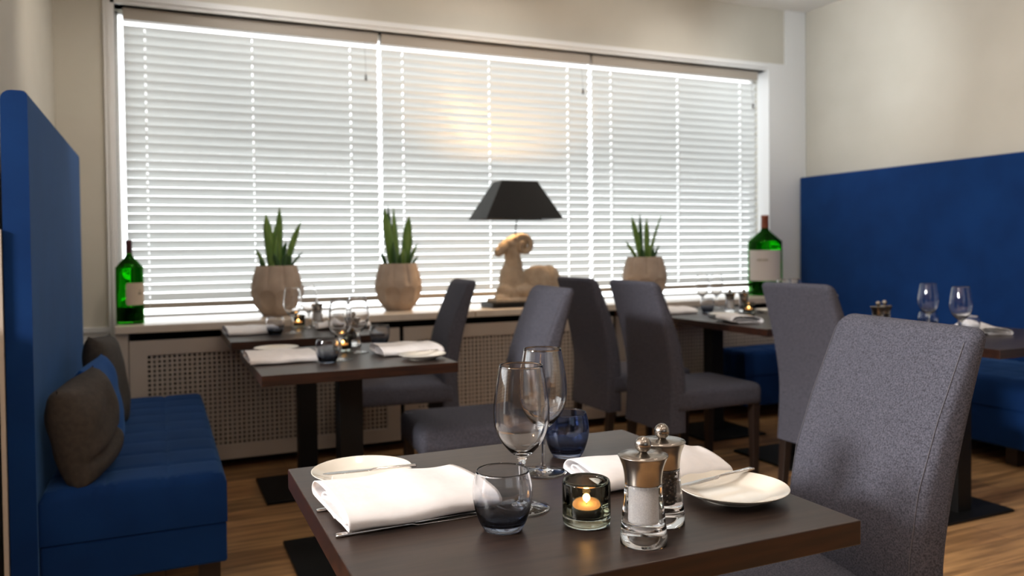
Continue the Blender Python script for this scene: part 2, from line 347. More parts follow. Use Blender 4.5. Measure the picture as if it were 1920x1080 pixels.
# ------------------------------------------------------------------ venetian blinds
def blind(x0, x1, ladders, tassel, label, side):
    t = thing('venetian_blind', label, 'blind', ((x0+x1)/2, 4.90, 0), 0, 'white venetian blinds in the window')
    c = (x0+x1)/2; h = (x1-x0)/2
    link('headrail', box(-h, h, -0.03, 0.03, 2.435, 2.5, bev=0.003), 'taupe', t, smooth=False)
    link('bottom_rail', box(-h, h, -0.024, 0.024, 0.838, 0.868, bev=0.006), 'taupe', t, smooth=False)
    bm = bmesh.new(); D = 0.057; tilt = math.radians(TILT)
    prof = []
    for i in range(7):
        u = (i/6-0.5)*D; s = 0.004*(1-(2*u/D)**2)
        # u>0 towards the room (-y)
        y = -u*math.cos(tilt)-s*math.sin(tilt); z = -u*math.sin(tilt)*SGN+s*math.cos(tilt)
        prof.append((y, z))
    xs = [-h]
    holes = []
    for l in ladders: xs += [l-c-0.003, l-c+0.003]; holes.append(len(xs)-2)
    xs.append(h)
    zt = 2.384; n = 31; pitch = (zt-0.900)/(n-1)
    for k in range(n):
        z0 = zt-k*pitch
        V = [[bm.verts.new((x, y, z0+z)) for (y, z) in prof] for x in xs]
        for i in range(len(xs)-1):
            for j in range(6):
                if i in holes and 2 <= j <= 3: continue
                bm.faces.new((V[i][j], V[i+1][j], V[i+1][j+1], V[i][j+1]))
    link('slats', bm, 'slat', t)
    for l in ladders:
        bm = bmesh.new()
        for yy in (-0.0235,):
            bx(bm, l-c-0.0016, l-c+0.0016, yy-0.001, yy+0.001, 0.85, 2.44)
        link('ladder_cord', bm, 'cord', t, smooth=False)
    tx, tz = tassel
    bm = bmesh.new(); lathe(bm, [(0, 0.02), (0.004, 0.018), (0.006, 0.0), (0.008, -0.018), (0, -0.02)], 10)
    for v in bm.verts: v.co += Vector((tx-c, -0.05, tz))
    tube(bm, [(tx-c, -0.05, tz+0.02), (tx-c, -0.045, 2.3), (tx-c, -0.03, 2.44)], 0.0008, 5)
    link('pull_cord', bm, 'tassel', t)
TILT, SGN = 52, -1
blind(-0.160, 1.269, (-0.051, 0.521, 1.096), (1.183, 2.215), 'leftmost white venetian blind, behind the left bottle and plant', 0)
blind(1.288, 2.776, (1.428, 2.02, 2.607), (2.705, 2.235), 'middle white venetian blind, behind the black-shaded lamp', 0)
blind(2.794, 4.262, (2.954, 3.526, 4.105), (4.195, 2.228), 'rightmost white venetian blind, behind the right plant', 0)

# ------------------------------------------------------------------ tables
def table(x0, x1, y0, y1, label, base=None, group='square dark wood restaurant tables', bs=0.22, by=None):
    cx, cy_ = (x0+x1)/2, (y0+y1)/2; bxx, byy = base or (cx, cy_)
    t = thing('restaurant_table', label, 'table', (bxx, byy, 0), 0, group)
    bm = box(x0-bxx, x1-bxx, y0-byy, y1-byy, 0.714, 0.75, bev=0.0018)
    o = link('tabletop', bm, 'table', t, smooth=False); o.data.materials.append(M['edge'])
    for p in o.data.polygons:
        if abs(p.normal.z) < 0.5: p.material_index = 1
    link('column', box(-0.043, 0.043, -0.043, 0.043, 0.012, 0.714, bev=0.002), 'black', t, smooth=False)
    link('base_plate', box(-bs, bs, -(by or bs), by or bs, 0.0, 0.014, bev=0.003), 'black', t, smooth=False)
    return t
table(0.209, 0.926, 0.845, 1.497, 'nearest dark wooden table, set with two wine glasses and mills', (0.565, 1.17), bs=0.2)
table(0.294, 0.966, 2.655, 3.388, 'dark wooden table by the blue bench, second from the camera', (0.645, 2.985))
table(0.284, 0.990, 3.715, 4.38, 'dark wooden table against the window sill below the left plant', (0.645, 3.94))
table(2.66, 3.50, 3.69, 4.38, 'dark wooden table in the right corner under the window, far half of the pair', (3.14, 4.0))
table(2.66, 3.50, 2.985, 3.685, 'dark wooden table near half of the joined pair, behind a chair back', (3.14, 3.33))
table(2.88, 3.68, 1.98, 2.72, 'dark wooden table at the right edge, behind the nearest chair', (3.11, 2.335), bs=0.215, by=0.115)

# ------------------------------------------------------------------ chairs
def make_chair(label):
    t = thing('dining_chair', label, 'chair', (0, 0, 0), 0, 'grey upholstered dining chairs')
    rear = smooth_prof([(0.262, -0.262), (0.40, -0.252), (0.54, -0.250), (0.70, -0.278), (0.85, -0.318), (0.962, -0.352)], 4)
    front = [(0.262, -0.165), (0.46, -0.165), (0.56, -0.172), (0.68, -0.192), (0.81, -0.236), (0.962, -0.300)]
    def fr(z):
        for (a, b), (c, d) in zip(front, front[1:]):
            if a <= z <= c: return b+(d-b)*(z-a)/(c-a)
        return front[-1][1]
    secs = []
    for z, xr in rear:
        xf = fr(z); w = 0.418-0.025*max(0, (z-0.5)); th = xf-xr
        secs.append([((xf+xr)/2+q, p, z) for p, q in rrect(w, th, 0.022)])
    # rounded top
    z, xr = rear[-1]; xf = fr(z); th = xf-xr; cxm = (xf+xr)/2
    for k in range(1, 7):
        a = k/6*PI/2; sh = 0.03*(1-math.cos(a))
        secs.append([(cxm-0.012*math.sin(a)+q, p, z+0.026*math.sin(a)) for p, q in rrect(0.4065-2*sh, th-1.9*0.9*sh, 0.022)])
    bm = loft(bmesh.new(), secs); bk = link('backrest', bm, 'felt', t, angle=50)
    for s in (-1, 1):
        pts = [(fr(z_)-0.001, s*(0.209-0.0125*max(0, z_-0.5)-0.012), z_) for z_ in [0.48+0.02*i for i in range(25)]]
        bm = tube(bmesh.new(), pts, 0.0008, 6); link('seam', bm, 'piping', bk)
    # seat
    bm = bmesh.new(); secs = []
    for z, inset in ((0.365, 0.006), (0.369, 0.0), (0.40, 0.0), (0.435, 0.0), (0.452, 0.004), (0.462, 0.014), (0.467, 0.03), (0.471, 0.06), (0.474, 0.11)):
        secs.append([(0.030+p, q, z) for p, q in rrect(0.53-2*inset, 0.425-2*inset, max(0.03-inset*0.2, 0.015))])
    link('seat', loft(bm, secs), 'felt', t, angle=60)
    for (lx, ly, dx) in ((0.262, -0.18, 0.0), (0.262, 0.18, 0.0), (-0.215, -0.18, -0.035), (-0.215, 0.18, -0.035)):
        secs = [[(lx+dx+p, ly+q, 0) for p, q in rrect(0.032, 0.032, 0.003, 2)], [(lx+p, ly+q, 0.37) for p, q in rrect(0.044, 0.044, 0.003, 2)]]
        link('leg', loft(bmesh.new(), secs), 'legwood', t, smooth=False)
    return t
ch = make_chair('grey felt dining chair in the foreground, at the nearest table')
ch.location = (1.143, 1.278, 0); ch.rotation_euler.z = PI-math.radians(10)
dup(ch, 'blue-grey dining chair at the second table, back turned sideways', (1.205, 3.067, 0), PI-math.radians(5))
dup(ch, 'dark grey dining chair nearest the window on the left side, beside the lamp', (1.183, 4.10, 0), PI-math.radians(6.5))
dup(ch, 'dark grey dining chair near the window, left of the chair with full seat', (2.452, 3.90, 0), 0)
dup(ch, 'dark grey dining chair with its seat fully in view below the right plant', (2.462, 3.334, 0), 0)
dup(ch, 'grey dining chair seen from behind, left of the foreground chair', (2.86, 2.655, 0), 0)

# ------------------------------------------------------------------ benches
def seat_block(x0, x1, y0, y1, z0, z1, nx, ny, r=0.03):
    # padded block with stitched grid on top
    bm = bmesh.new(); W, D = x1-x0, y1-y0
    gx, gy = max(24, int(W/0.012)), int(D/0.016)
    def h(u, v):
        cu, cv = (u*nx) % 1, (v*ny) % 1
        du, dv = min(cu, 1-cu)*W/nx, min(cv, 1-cv)*D/ny
        g = 0.006*max(math.exp(-(du/0.007)**2) if 0.02 < u < 0.98 else 0, math.exp(-(dv/0.007)**2) if 0.01 < v < 0.99 else 0)
        eu, ev = min(u, 1-u)*W, min(v, 1-v)*D
        e = min(eu, ev)
        ed = r-math.sqrt(max(0, r*r-(max(0, r-e))**2)) if e < r else 0
        return z1-ed-g+0.008*math.sin(PI*u)*math.sin(PI*v)+0.003*math.sin(cu*PI)*math.sin(cv*PI)
    V = [[bm.verts.new((x0+W*i/gx, y0+D*j/gy, h(i/gx, j/gy))) for j in range(gy+1)] for i in range(gx+1)]
    for i in range(gx):
        for j in range(gy): bm.faces.new((V[i][j], V[i+1][j], V[i+1][j+1], V[i][j+1]))
    bd = [V[i][0] for i in range(gx+1)]+[V[gx][j] for j in range(1, gy+1)]+[V[i][gy] for i in range(gx-1, -1, -1)]+[V[0][j] for j in range(gy-1, 0, -1)]
    lo = [bm.verts.new((v.co.x, v.co.y, z0)) for v in bd]; n = len(bd)
    for i in range(n): bm.faces.new((bd[i], bd[(i+1) % n], lo[(i+1) % n], lo[i]))
    bm.faces.new(lo)
    return bm
t = thing('banquette', 'blue velvet bench with tall back against the left wall', 'bench', (0, 3.4, 0))
bm = bmesh.new()
secs = []
y0, y1 = 2.62-3.4, 4.235-3.4
prof = [(-0.40, 0.02), (-0.40, 1.585)] + [(-0.372+0.028*math.cos(PI-a), 1.585+0.028*math.sin(a)) for a in (0.4, 0.8, 1.2, 1.57)] + [(-0.347+0.014*math.sin(a), 1.599+0.014*math.cos(a)) for a in (0, 0.5, 1.0, 1.57)] + [(-0.333, 0.02)]
loft(bm, [[(x, y, z) for x, z in prof] for y in (y0, y1)])
link('backrest_panel', bm, 'velvet', t, angle=40)
link('seat', seat_block(-0.332, 0.182, 2.64-3.4, 4.21-3.4, 0.302, 0.458, 3, 9), 'velvet', t, angle=45)
link('base', box(-0.332, 0.18, 2.643-3.4, 4.20-3.4, 0.174, 0.300, bev=0.008), 'velvet', t, smooth=False)
for x, y in ((0.13, 2.72-3.4), (-0.27, 2.72-3.4), (0.13, 4.12-3.4), (-0.27, 4.12-3.4)):
    link('leg', box(x-0.032, x+0.032, y-0.03, y+0.03, 0, 0.174), 'legwood', t, smooth=False)
t = thing('banquette', 'blue velvet bench with tall back along the right wall', 'bench', (4.3, 3.0, 0))
link('backrest_panel', box(4.61-4.3, 4.69-4.3, 0.9-3.0, 4.80-3.0, 0.02, 1.685, bev=0.012, seg=3), 'velvet', t, angle=40)
link('seat', seat_block(3.96-4.3, 4.61-4.3, 0.9-3.0, 4.09-3.0, 0.302, 0.458, 3, 18), 'velvet', t, angle=45)
link('seat', seat_block(3.47-4.3, 4.61-4.3, 4.10-3.0, 4.40-3.0, 0.302, 0.458, 5, 2), 'velvet', t, angle=45)
link('base', box(3.475-4.3, 4.61-4.3, 4.105-3.0, 4.395-3.0, 0.10, 0.300, bev=0.008), 'velvet', t, smooth=False)
link('base', box(3.965-4.3, 4.61-4.3, 0.905-3.0, 4.085-3.0, 0.10, 0.300, bev=0.008), 'velvet', t, smooth=False)
for y in (1.1, 2.7, 4.2):
    link('leg', box(4.02-4.3, 4.08-4.3, y-0.03-3.0, y+0.03-3.0, 0, 0.1), 'legwood', t, smooth=False)

# ------------------------------------------------------------------ cushions
def cushion(size, th, ma, label, loc, rot, crease=0.0, seed=1, group=None):
    rnd = random.Random(seed); bm = bmesh.new(); n = 28
    ph = [rnd.uniform(0, 6) for _ in range(6)]
    def P(u, v, s):
        e = max(0.0, (1-u**4))*max(0.0, (1-v**4))
        pinch = 1-0.07*(1-abs(u)**3*abs(v)**3)*(abs(u)**2+abs(v)**2)/2
        wr = 0.05*math.sin(5*u+ph[0]+2*v)*math.sin(4*v+ph[1])+0.03*math.sin(9*v+ph[2]+3*u)
        d = th/2*(e**0.45)*(1+wr)
        if crease: d -= s*0+crease*math.exp(-((v+0.42+0.12*u)/0.09)**2)*(e**0.5)*(1 if s > 0 else 0)
        return (size/2*u*pinch, s*d, size/2*v*pinch)
    for s in (1, -1):
        V = [[bm.verts.new(P(-1+2*i/n, -1+2*j/n, s)) for j in range(n+1)] for i in range(n+1)]
        for i in range(n):
            for j in range(n): bm.faces.new((V[i][j], V[i+1][j], V[i+1][j+1], V[i][j+1]))
    bmesh.ops.remove_doubles(bm, verts=bm.verts, dist=1e-5)
    o = link('cushion', bm, ma); o.location = loc; o.rotation_euler = rot
    return tag(o, label, 'cushion', group)
RD = math.radians
cushion(0.315, 0.15, 'browncloth', 'grey-brown cushion at the front of the left blue bench', (-0.218, 2.80, 0.612), (RD(8), RD(6), RD(-104)), 0.018, 3)
cushion(0.34, 0.11, 'velvet2', 'bright blue cushion between two dark cushions on the left bench', (-0.200, 3.14, 0.605), (RD(8), RD(3), RD(-98)), 0, 5)
cushion(0.38, 0.11, 'browncloth', 'dark brown cushion furthest back on the left blue bench', (-0.195, 3.50, 0.642), (RD(8), RD(-4), RD(-98)), 0, 8)
cushion(0.38, 0.13, 'browncloth', 'dark cushion on the right bench, at the right edge of the photo', (4.50, 2.62, 0.655), (RD(8), 0, RD(88)), 0, 9)

# ------------------------------------------------------------------ bottles on the sill
def bottle(loc, h, r, cap, lab, lab_a, lab_z, label, ink, corner=0.01):
    s = h; t = thing('wine_bottle', label, 'bottle', loc, 0, 'large green wine bottles on the sill')
    pts = [(0, 0.006), (r*0.6, 0.0), (r*0.97, 0.004), (r, 0.02), (r, h*0.62), (r*0.93, h*0.68), (r*0.60, h*0.745), (r*0.30, h*0.80), (r*0.215, h*0.85), (r*0.205, h*0.985), (r*0.16, h*0.995)]
    bm = lathe(bmesh.new(), smooth_prof(pts, 4), 40)
    # inner wall
    k = 0.005
    inn = [(0, 0.014), (r-k-0.004, 0.014), (r-k, 0.024), (r-k, h*0.615), (r*0.90-k, h*0.675), (r*0.57-k, h*0.74), (r*0.27-0.003, h*0.80), (r*0.2-0.003, h*0.86), (r*0.16, h*0.995)]
    lathe(bm, inn, 40)
    link('glass_body', bm, 'bottle', t)
    link('wine_contents', lathe(bmesh.new(), [(0, 0.0145), (r-k-0.008, 0.0155), (r-k-0.001, 0.026), (r-k-0.001, lab_z[0]*0.9), (0, lab_z[0]*0.9)], 32), 'wine', t)
    bm = lathe(bmesh.new(), [(0, h), (r*0.22, h), (r*0.235, h-0.004), (r*0.235, h-0.02), (r*0.225, h-0.024), (r*0.232, h*0.845), (r*0.232, h*0.84)], 24)
    link('capsule', bm, cap, t)
    z0, z1 = lab_z; a0, a1 = lab_a; bm = bmesh.new(); n = 24; V = []
    for i in range(n+1):
        a = a0+(a1-a0)*i/n; e = min(i/n, 1-i/n)*(a1-a0)*r; d = corner-math.sqrt(max(0, corner**2-(corner-e)**2)) if e < corner else 0
        V.append([bm.verts.new(((r+0.0012)*math.cos(a), (r+0.0012)*math.sin(a), z)) for z in (z0+d, z1-d)])
    for i in range(n): bm.faces.new((V[i][0], V[i+1][0], V[i+1][1], V[i][1]))
    lo = link('label_sticker', bm, lab, t)
    bm = bmesh.new()
    for (p, q, ww, hh) in ink:
        a = a0+(a1-a0)*p; z = z0+(z1-z0)*q; da = ww/r/2
        W_ = [[bm.verts.new(((r+0.002)*math.cos(b), (r+0.002)*math.sin(b), zz)) for zz in (z-hh/2, z+hh/2)] for b in (a-da, a, a+da)]
        for i in range(2): bm.faces.new((W_[i][0], W_[i+1][0], W_[i+1][1], W_[i][1]))
    link('lettering', bm, 'ink', lo)
    return t
bottle((-0.142, 4.565, 0.785), 0.433, 0.066, 'capsulered', 'label1', (RD(-104), RD(-8)), (0.098, 0.212), 'large green wine bottle with dark red capsule, left end of the sill',
       [(0.62, 0.52, 0.022, 0.014), (0.62, 0.66, 0.012, 0.006)])
bottle((4.137, 4.66, 0.785), 0.595, 0.122, 'capsuleor', 'label2', (RD(-195), RD(-68)), (0.11, 0.335), 'huge green wine bottle with copper capsule, right end of the sill',
       [(0.30+0.045*i, 0.68, 0.008, 0.014+0.003*((i*7) % 3)) for i in range(7)], 0.003)

# ------------------------------------------------------------------ faceted pots with snake plants
def potted(loc, label, leaves, rz, h=0.285, r=0.142):
    t = thing('potted_snake_plant', label, 'potted plant', loc, 0, 'snake plants in faceted pots on the sill')
    n = 9; bm = bmesh.new(); NT, NZ = 162, 44
    pr_ = smooth_prof([(0.56, 0.0), (0.70, 0.10), (0.90, 0.24), (0.99, 0.42), (1.0, 0.52), (0.97, 0.66), (0.89, 0.83), (0.78, 1.0)], 8)
    def prad(u):
        for (a, b), (c, d) in zip(pr_, pr_[1:]):
            if b <= u <= d: return a+(c-a)*(u-b)/(d-b+1e-9)
        return pr_[-1][0]
    rows = []
    for k in range(NZ+1):
        u = k/NZ; row = []
        for i in range(NT):
            th = 2*PI*i/NT+rz; ph_ = (n*th/(2*PI)) % 1
            if u > 0.52:   # upright lobes with creases between them
                f = 1-0.085*(2*abs(ph_-0.5))**4*min(1, (u-0.52)/0.1)
            else:          # scooped hollows under the ridge, then flat facets
                p2 = 2*abs(((ph_+0.5) % 1)-0.5); q = (u-0.33)/0.19
                d = p2*p2+q*q
                f = 1-0.10*max(0, 1-d)**0.6
                if u < 0.2: f *= math.cos(PI/n)/math.cos((((ph_+0.5) % 1)-0.5)*2*PI/n)*(1-u/0.2)+u/0.2
            row.append(bm.verts.new((r*prad(u)*f*math.cos(th), r*prad(u)*f*math.sin(th), h*u)))
        rows.append(row)
    rows.append([bm.verts.new((v.co.x*0.9, v.co.y*0.9, h)) for v in rows[-1]]); rows.append([bm.verts.new((v.co.x, v.co.y, h-0.035)) for v in rows[-1]])
    for A_, B2 in zip(rows, rows[1:]):
        for i in range(NT): bm.faces.new((A_[i], A_[(i+1) % NT], B2[(i+1) % NT], B2[i]))
    bm.faces.new(rows[0][::-1])
    link('pot', bm, 'pot', t, angle=35)
    bm = lathe(bmesh.new(), [(0, h-0.025), (r*0.66, h-0.028)], 18); link('soil', bm, 'soil', t)
    for (x, y, tipx, tipy, hgt, wd, ma) in leaves:
        bm = bmesh.new(); N = 14; secs = []
        ang = random.uniform(-0.6, 0.6)
        for k in range(N+1):
            u = k/N; wdt = wd*(0.35+0.65*math.sin(PI*min(u*0.62+0.18, 1)**1.0))*(1-max(0, (u-0.72)/0.28)**1.7)+0.0004
            cxk = x+(tipx-x)*u**1.3; cyk = y+(tipy-y)*u**1.3; z = h-0.03+hgt*u
            ca, sa = math.cos(ang+0.4*u), math.sin(ang+0.4*u); th = 0.004*(1-0.7*u)+0.0006
            sec = []
            for p, q in ((-wdt/2, 0.006), (-wdt/4, 0.001), (0, -0.001), (wdt/4, 0.001), (wdt/2, 0.006), (wdt/4, 0.001+th), (0, -0.001+th*1.6), (-wdt/4, 0.001+th)):
                sec.append((cxk+p*ca-q*sa, cyk+p*sa+q*ca, z))
            secs.append(sec)
        link('leaf', loft(bm, secs), ma, t)
    return t
def lv(L_): return L_
potted((0.612, 4.695, 0.785), 'snake plant in a faceted pot behind the farthest left table, leftmost plant', [
    (-0.03, -0.02, -0.055, -0.02, 0.325, 0.052, 'leaf'), (0.01, -0.01, 0.02, -0.02, 0.365, 0.040, 'leaf'), (0.05, -0.02, 0.14, -0.02, 0.28, 0.045, 'leaf'),
    (-0.01, 0.02, 0.0, 0.03, 0.26, 0.04, 'leaf'), (-0.02, -0.05, 0.0, -0.05, 0.20, 0.03, 'leaf'), (-0.06, 0, -0.115, -0.02, 0.13, 0.025, 'leaf'),
    (0.07, 0, 0.15, 0.0, 0.11, 0.018, 'leafdark'), (-0.07, -0.02, -0.09, -0.03, 0.07, 0.03, 'leafdark'), (0.03, -0.05, 0.05, -0.05, 0.10, 0.035, 'leafdark'),
    (0.06, -0.04, 0.07, -0.05, 0.09, 0.035, 'leafdark'), (0.02, 0.02, 0.06, 0.02, 0.17, 0.03, 'leafdark'), (0.0, -0.06, -0.02, -0.06, 0.10, 0.03, 'leafdark')], 0.1)
potted((1.327, 4.70, 0.785), 'snake plant in a faceted pot, middle one of the three', [
    (-0.04, -0.02, -0.085, -0.03, 0.365, 0.060, 'leaf'), (0.0, 0.0, -0.02, 0.0, 0.365, 0.055, 'leaf'), (0.04, -0.01, 0.07, -0.02, 0.32, 0.055, 'leaf'),
    (0.05, 0, 0.095, 0.0, 0.2, 0.03, 'leaf'), (0.06, -0.03, 0.12, -0.03, 0.15, 0.028, 'leaf'), (-0.03, -0.05, -0.04, -0.06, 0.16, 0.05, 'leafdark'),
    (0.02, -0.05, 0.02, -0.06, 0.12, 0.045, 'leaf'), (-0.07, 0, -0.10, 0, 0.10, 0.028, 'leafdark'), (0.06, -0.05, 0.075, -0.06, 0.10, 0.04, 'leafdark'),
    (0.08, 0.0, 0.13, 0.0, 0.075, 0.02, 'leafdark'), (0.0, -0.06, 0.0, -0.07, 0.09, 0.04, 'leafdark'), (-0.03, 0.02, -0.05, 0.02, 0.38, 0.03, 'leafdark')], 0.25)
potted((3.10, 4.70, 0.785), 'snake plant in a faceted pot, rightmost, right of the lamp', [
    (-0.03, 0, -0.10, 0.0, 0.315, 0.045, 'leaf'), (-0.01, 0.02, -0.02, 0.02, 0.33, 0.028, 'leafdark'), (0.01, -0.02, 0.01, -0.02, 0.30, 0.045, 'leaf'),
    (0.04, -0.01, 0.13, -0.02, 0.315, 0.050, 'leaf'), (-0.06, 0, -0.15, 0.0, 0.14, 0.03, 'leaf'), (0.01, -0.05, 0.02, -0.06, 0.12, 0.05, 'leaf'),
    (0.06, -0.03, 0.10, -0.04, 0.11, 0.035, 'leafdark'), (-0.04, -0.04, -0.05, -0.05, 0.10, 0.04, 'leafdark'), (0.03, -0.05, 0.05, -0.05, 0.09, 0.04, 'leafdark')], 0.0, h=0.30, r=0.155)

# ------------------------------------------------------------------ ram sculpture lamp
t = thing('table_lamp', 'lamp with carved stone ram and black pyramid shade on the sill', 'lamp', (2.10, 4.60, 0.785))
link('plinth', box(-0.235, 0.29, -0.10, 0.10, 0.0, 0.03, bev=0.003), 'black', t, smooth=False)
bm = bmesh.new()
def ball(x, y, z, rx, ry, rz_, roty=0):
    mt = Matrix.Translation((x, y, z)) @ Matrix.Rotation(roty, 4, 'Y') @ Matrix.Diagonal((rx, ry, rz_, 1))
    bmesh.ops.create_icosphere(bm, subdivisions=3, radius=1.0, matrix=mt)
bx(bm, -0.20, 0.275, -0.085, 0.085, 0.03, 0.055)
ball(0.13, 0, 0.145, 0.145, 0.082, 0.115); ball(0.20, 0, 0.165, 0.075, 0.078, 0.095); ball(0.16, -0.04, 0.09, 0.11, 0.05, 0.05)
ball(-0.06, 0, 0.16, 0.085, 0.07, 0.14); ball(-0.05, 0, 0.24, 0.062, 0.058, 0.12); ball(-0.055, 0, 0.32, 0.052, 0.05, 0.09)
ball(-0.09, -0.035, 0.09, 0.09, 0.04, 0.05, 0.35); ball(-0.15, -0.045, 0.062, 0.055, 0.03, 0.022); ball(0.0, 0, 0.10, 0.17, 0.08, 0.06)
ball(-0.045, 0, 0.40, 0.075, 0.048, 0.048); ball(-0.115, 0, 0.375, 0.065, 0.036, 0.036, -0.75); ball(-0.15, 0, 0.345, 0.03, 0.028, 0.03)
for s in (-1, 1):
    for k in range(26):
        a = 2.4-k*0.27; rr = 0.062-0.0016*k
        ball(0.005+rr*math.cos(a), s*(0.036+0.0009*k), 0.385+rr*math.sin(a), 0.024-0.0005*k, 0.020-0.0003*k, 0.024-0.0005*k)
ram = link('ram_sculpture', bm, 'stone', t)
rm = ram.modifiers.new('remesh', 'REMESH'); rm.mode = 'VOXEL'; rm.voxel_size = 0.0055; rm.use_smooth_shade = True
sm = ram.modifiers.new('smooth', 'SMOOTH'); sm.factor = 0.5; sm.iterations = 3
link('stem', tube(bmesh.new(), [(-0.03, 0, 0.43), (-0.03, 0, 0.50), (-0.015, 0, 0.58), (-0.01, 0, 0.64)], 0.004, 8), 'black', t)
bm = bmesh.new()
def frustum(o_): 
    return [[(sx_*a+ox, sy_*b, z) for sx_, sy_ in ((-1, -1), (1, -1), (1, 1), (-1, 1))] for (a, b, z, ox) in ((0.262-o_, 0.155-o_, 0.552, -0.03), (0.122-o_, 0.072-o_, 0.79, -0.03))]
so, si = frustum(0), frustum(0.004)
A = [[bm.verts.new(p) for p in s] for s in so]; B_ = [[bm.verts.new(p) for p in s] for s in si]
for i in range(4):
    j = (i+1) % 4
    bm.faces.new((A[0][i], A[0][j], A[1][j], A[1][i])); bm.faces.new((B_[0][j], B_[0][i], B_[1][i], B_[1][j]))
    bm.faces.new((A[0][j], A[0][i], B_[0][i], B_[0][j])); bm.faces.new((A[1][i], A[1][j], B_[1][j], B_[1][i]))
link('lamp_shade', bm, 'shade', t, smooth=False)
bm = bmesh.new(); bmesh.ops.create_icosphere(bm, subdivisions=3, radius=0.026, matrix=Matrix.Translation((-0.01, 0, 0.665))); link('bulb', bm, 'bulb', t)
pl = bpy.data.lights.new('lamp_bulb_light', 'POINT'); pl.energy = 14; pl.color = (1, 0.62, 0.30); pl.shadow_soft_size = 0.03
po = bpy.data.objects.new('lamp_bulb_light', pl); C.objects.link(po); po.location = (2.06, 4.60, 1.50)

# ------------------------------------------------------------------ tableware
def wine_glass(label, loc, group=None):
    t = thing('wine_glass', label, 'wine glass', loc, 0, group)
    outer = smooth_prof([(0.0042, 0.060), (0.0050, 0.070), (0.0095, 0.080), (0.020, 0.0895), (0.0325, 0.105), (0.0405, 0.124), (0.0432, 0.143), (0.0420, 0.168), (0.0380, 0.196), (0.0335, 0.2212)], 5)
    inner = smooth_prof([(0.0326, 0.2212), (0.0371, 0.196), (0.0411, 0.168), (0.0422, 0.143), (0.0395, 0.124), (0.0313, 0.106), (0.0185, 0.0925), (0.008, 0.0865), (0.0, 0.0855)], 5)
    link('bowl', lathe(bmesh.new(), outer+[(0.0331, 0.2220)]+inner, 56), 'glass', t)
    link('stem', lathe(bmesh.new(), [(0.0048, 0.010), (0.0040, 0.02), (0.0036, 0.035), (0.0038, 0.05), (0.0042, 0.060)], 24), 'glass', t)
    link('foot', lathe(bmesh.new(), [(0, 0.0), (0.034, 0.0), (0.0415, 0.0006), (0.0420, 0.0013), (0.0415, 0.002), (0.030, 0.0032), (0.016, 0.0048), (0.0075, 0.0072), (0.0048, 0.010)], 56), 'glass', t)
    return t
def tumbler(label, loc, group=None, ma='tumbler'):
    t = thing('water_tumbler', label, 'tumbler', loc, 0, group)
    outer = smooth_prof([(0.0, 0.0), (0.024, 0.0), (0.0285, 0.0035), (0.0345, 0.014), (0.0405, 0.033), (0.0430, 0.050), (0.0420, 0.066), (0.0375, 0.0845)], 5)
    inner = smooth_prof([(0.0360, 0.0845), (0.0404, 0.066), (0.0414, 0.050), (0.0388, 0.034), (0.0325, 0.019), (0.022, 0.0115), (0.0, 0.0095)], 5)
    o = link('glass_wall', lathe(bmesh.new(), outer+[(0.0368, 0.0853)]+inner, 56), ma, t)
    return t
def candle(label_h, label_t, loc, group=None, lit=0.25):
    t = thing('candle_holder', label_h, 'candle holder', loc, 0, group)
    r = 0.0350
    p = [(0, 0.001), (r-0.006, 0.0), (r-0.001, 0.0025), (r, 0.008), (r, 0.060), (r-0.0015, 0.0645), (r-0.0035, 0.0655), (r-0.0055, 0.0640), (r-0.0062, 0.058), (r-0.0065, 0.018), (r-0.010, 0.0135), (0, 0.0130)]
    link('holder_glass', lathe(bmesh.new(), p, 48), 'candleglass', t)
    k = thing('tealight', label_t, 'candle', (loc[0], loc[1], loc[2]+0.0132), 0, group and 'tealights in the glass holders')
    link('tin_cup', lathe(bmesh.new(), [(0, 0), (0.0215, 0), (0.0223, 0.001), (0.0228, 0.0125), (0.0224, 0.0125), (0.0219, 0.001), (0, 0.0008)], 32), 'tin', k)
    link('wax', lathe(bmesh.new(), [(0, 0.0110), (0.0222, 0.0112), (0.0220, 0.001)], 32), 'wax', k)
    link('wick', tube(bmesh.new(), [(0, 0, 0.0095), (0.0005, 0, 0.016)], 0.0006, 6), 'black', k)
    link('flame', lathe(bmesh.new(), smooth_prof([(0, 0.0120), (0.0015, 0.0138), (0.0018, 0.0162), (0.0009, 0.0200), (0, 0.0240)], 4), 16), 'flame', k)
    l = bpy.data.lights.new('candle_light', 'POINT'); l.energy = lit; l.color = (1, 0.5, 0.16); l.shadow_soft_size = 0.006
    o = bpy.data.objects.new('candle_light', l); C.objects.link(o); o.location = (loc[0], loc[1], loc[2]+0.034)
    return t, k
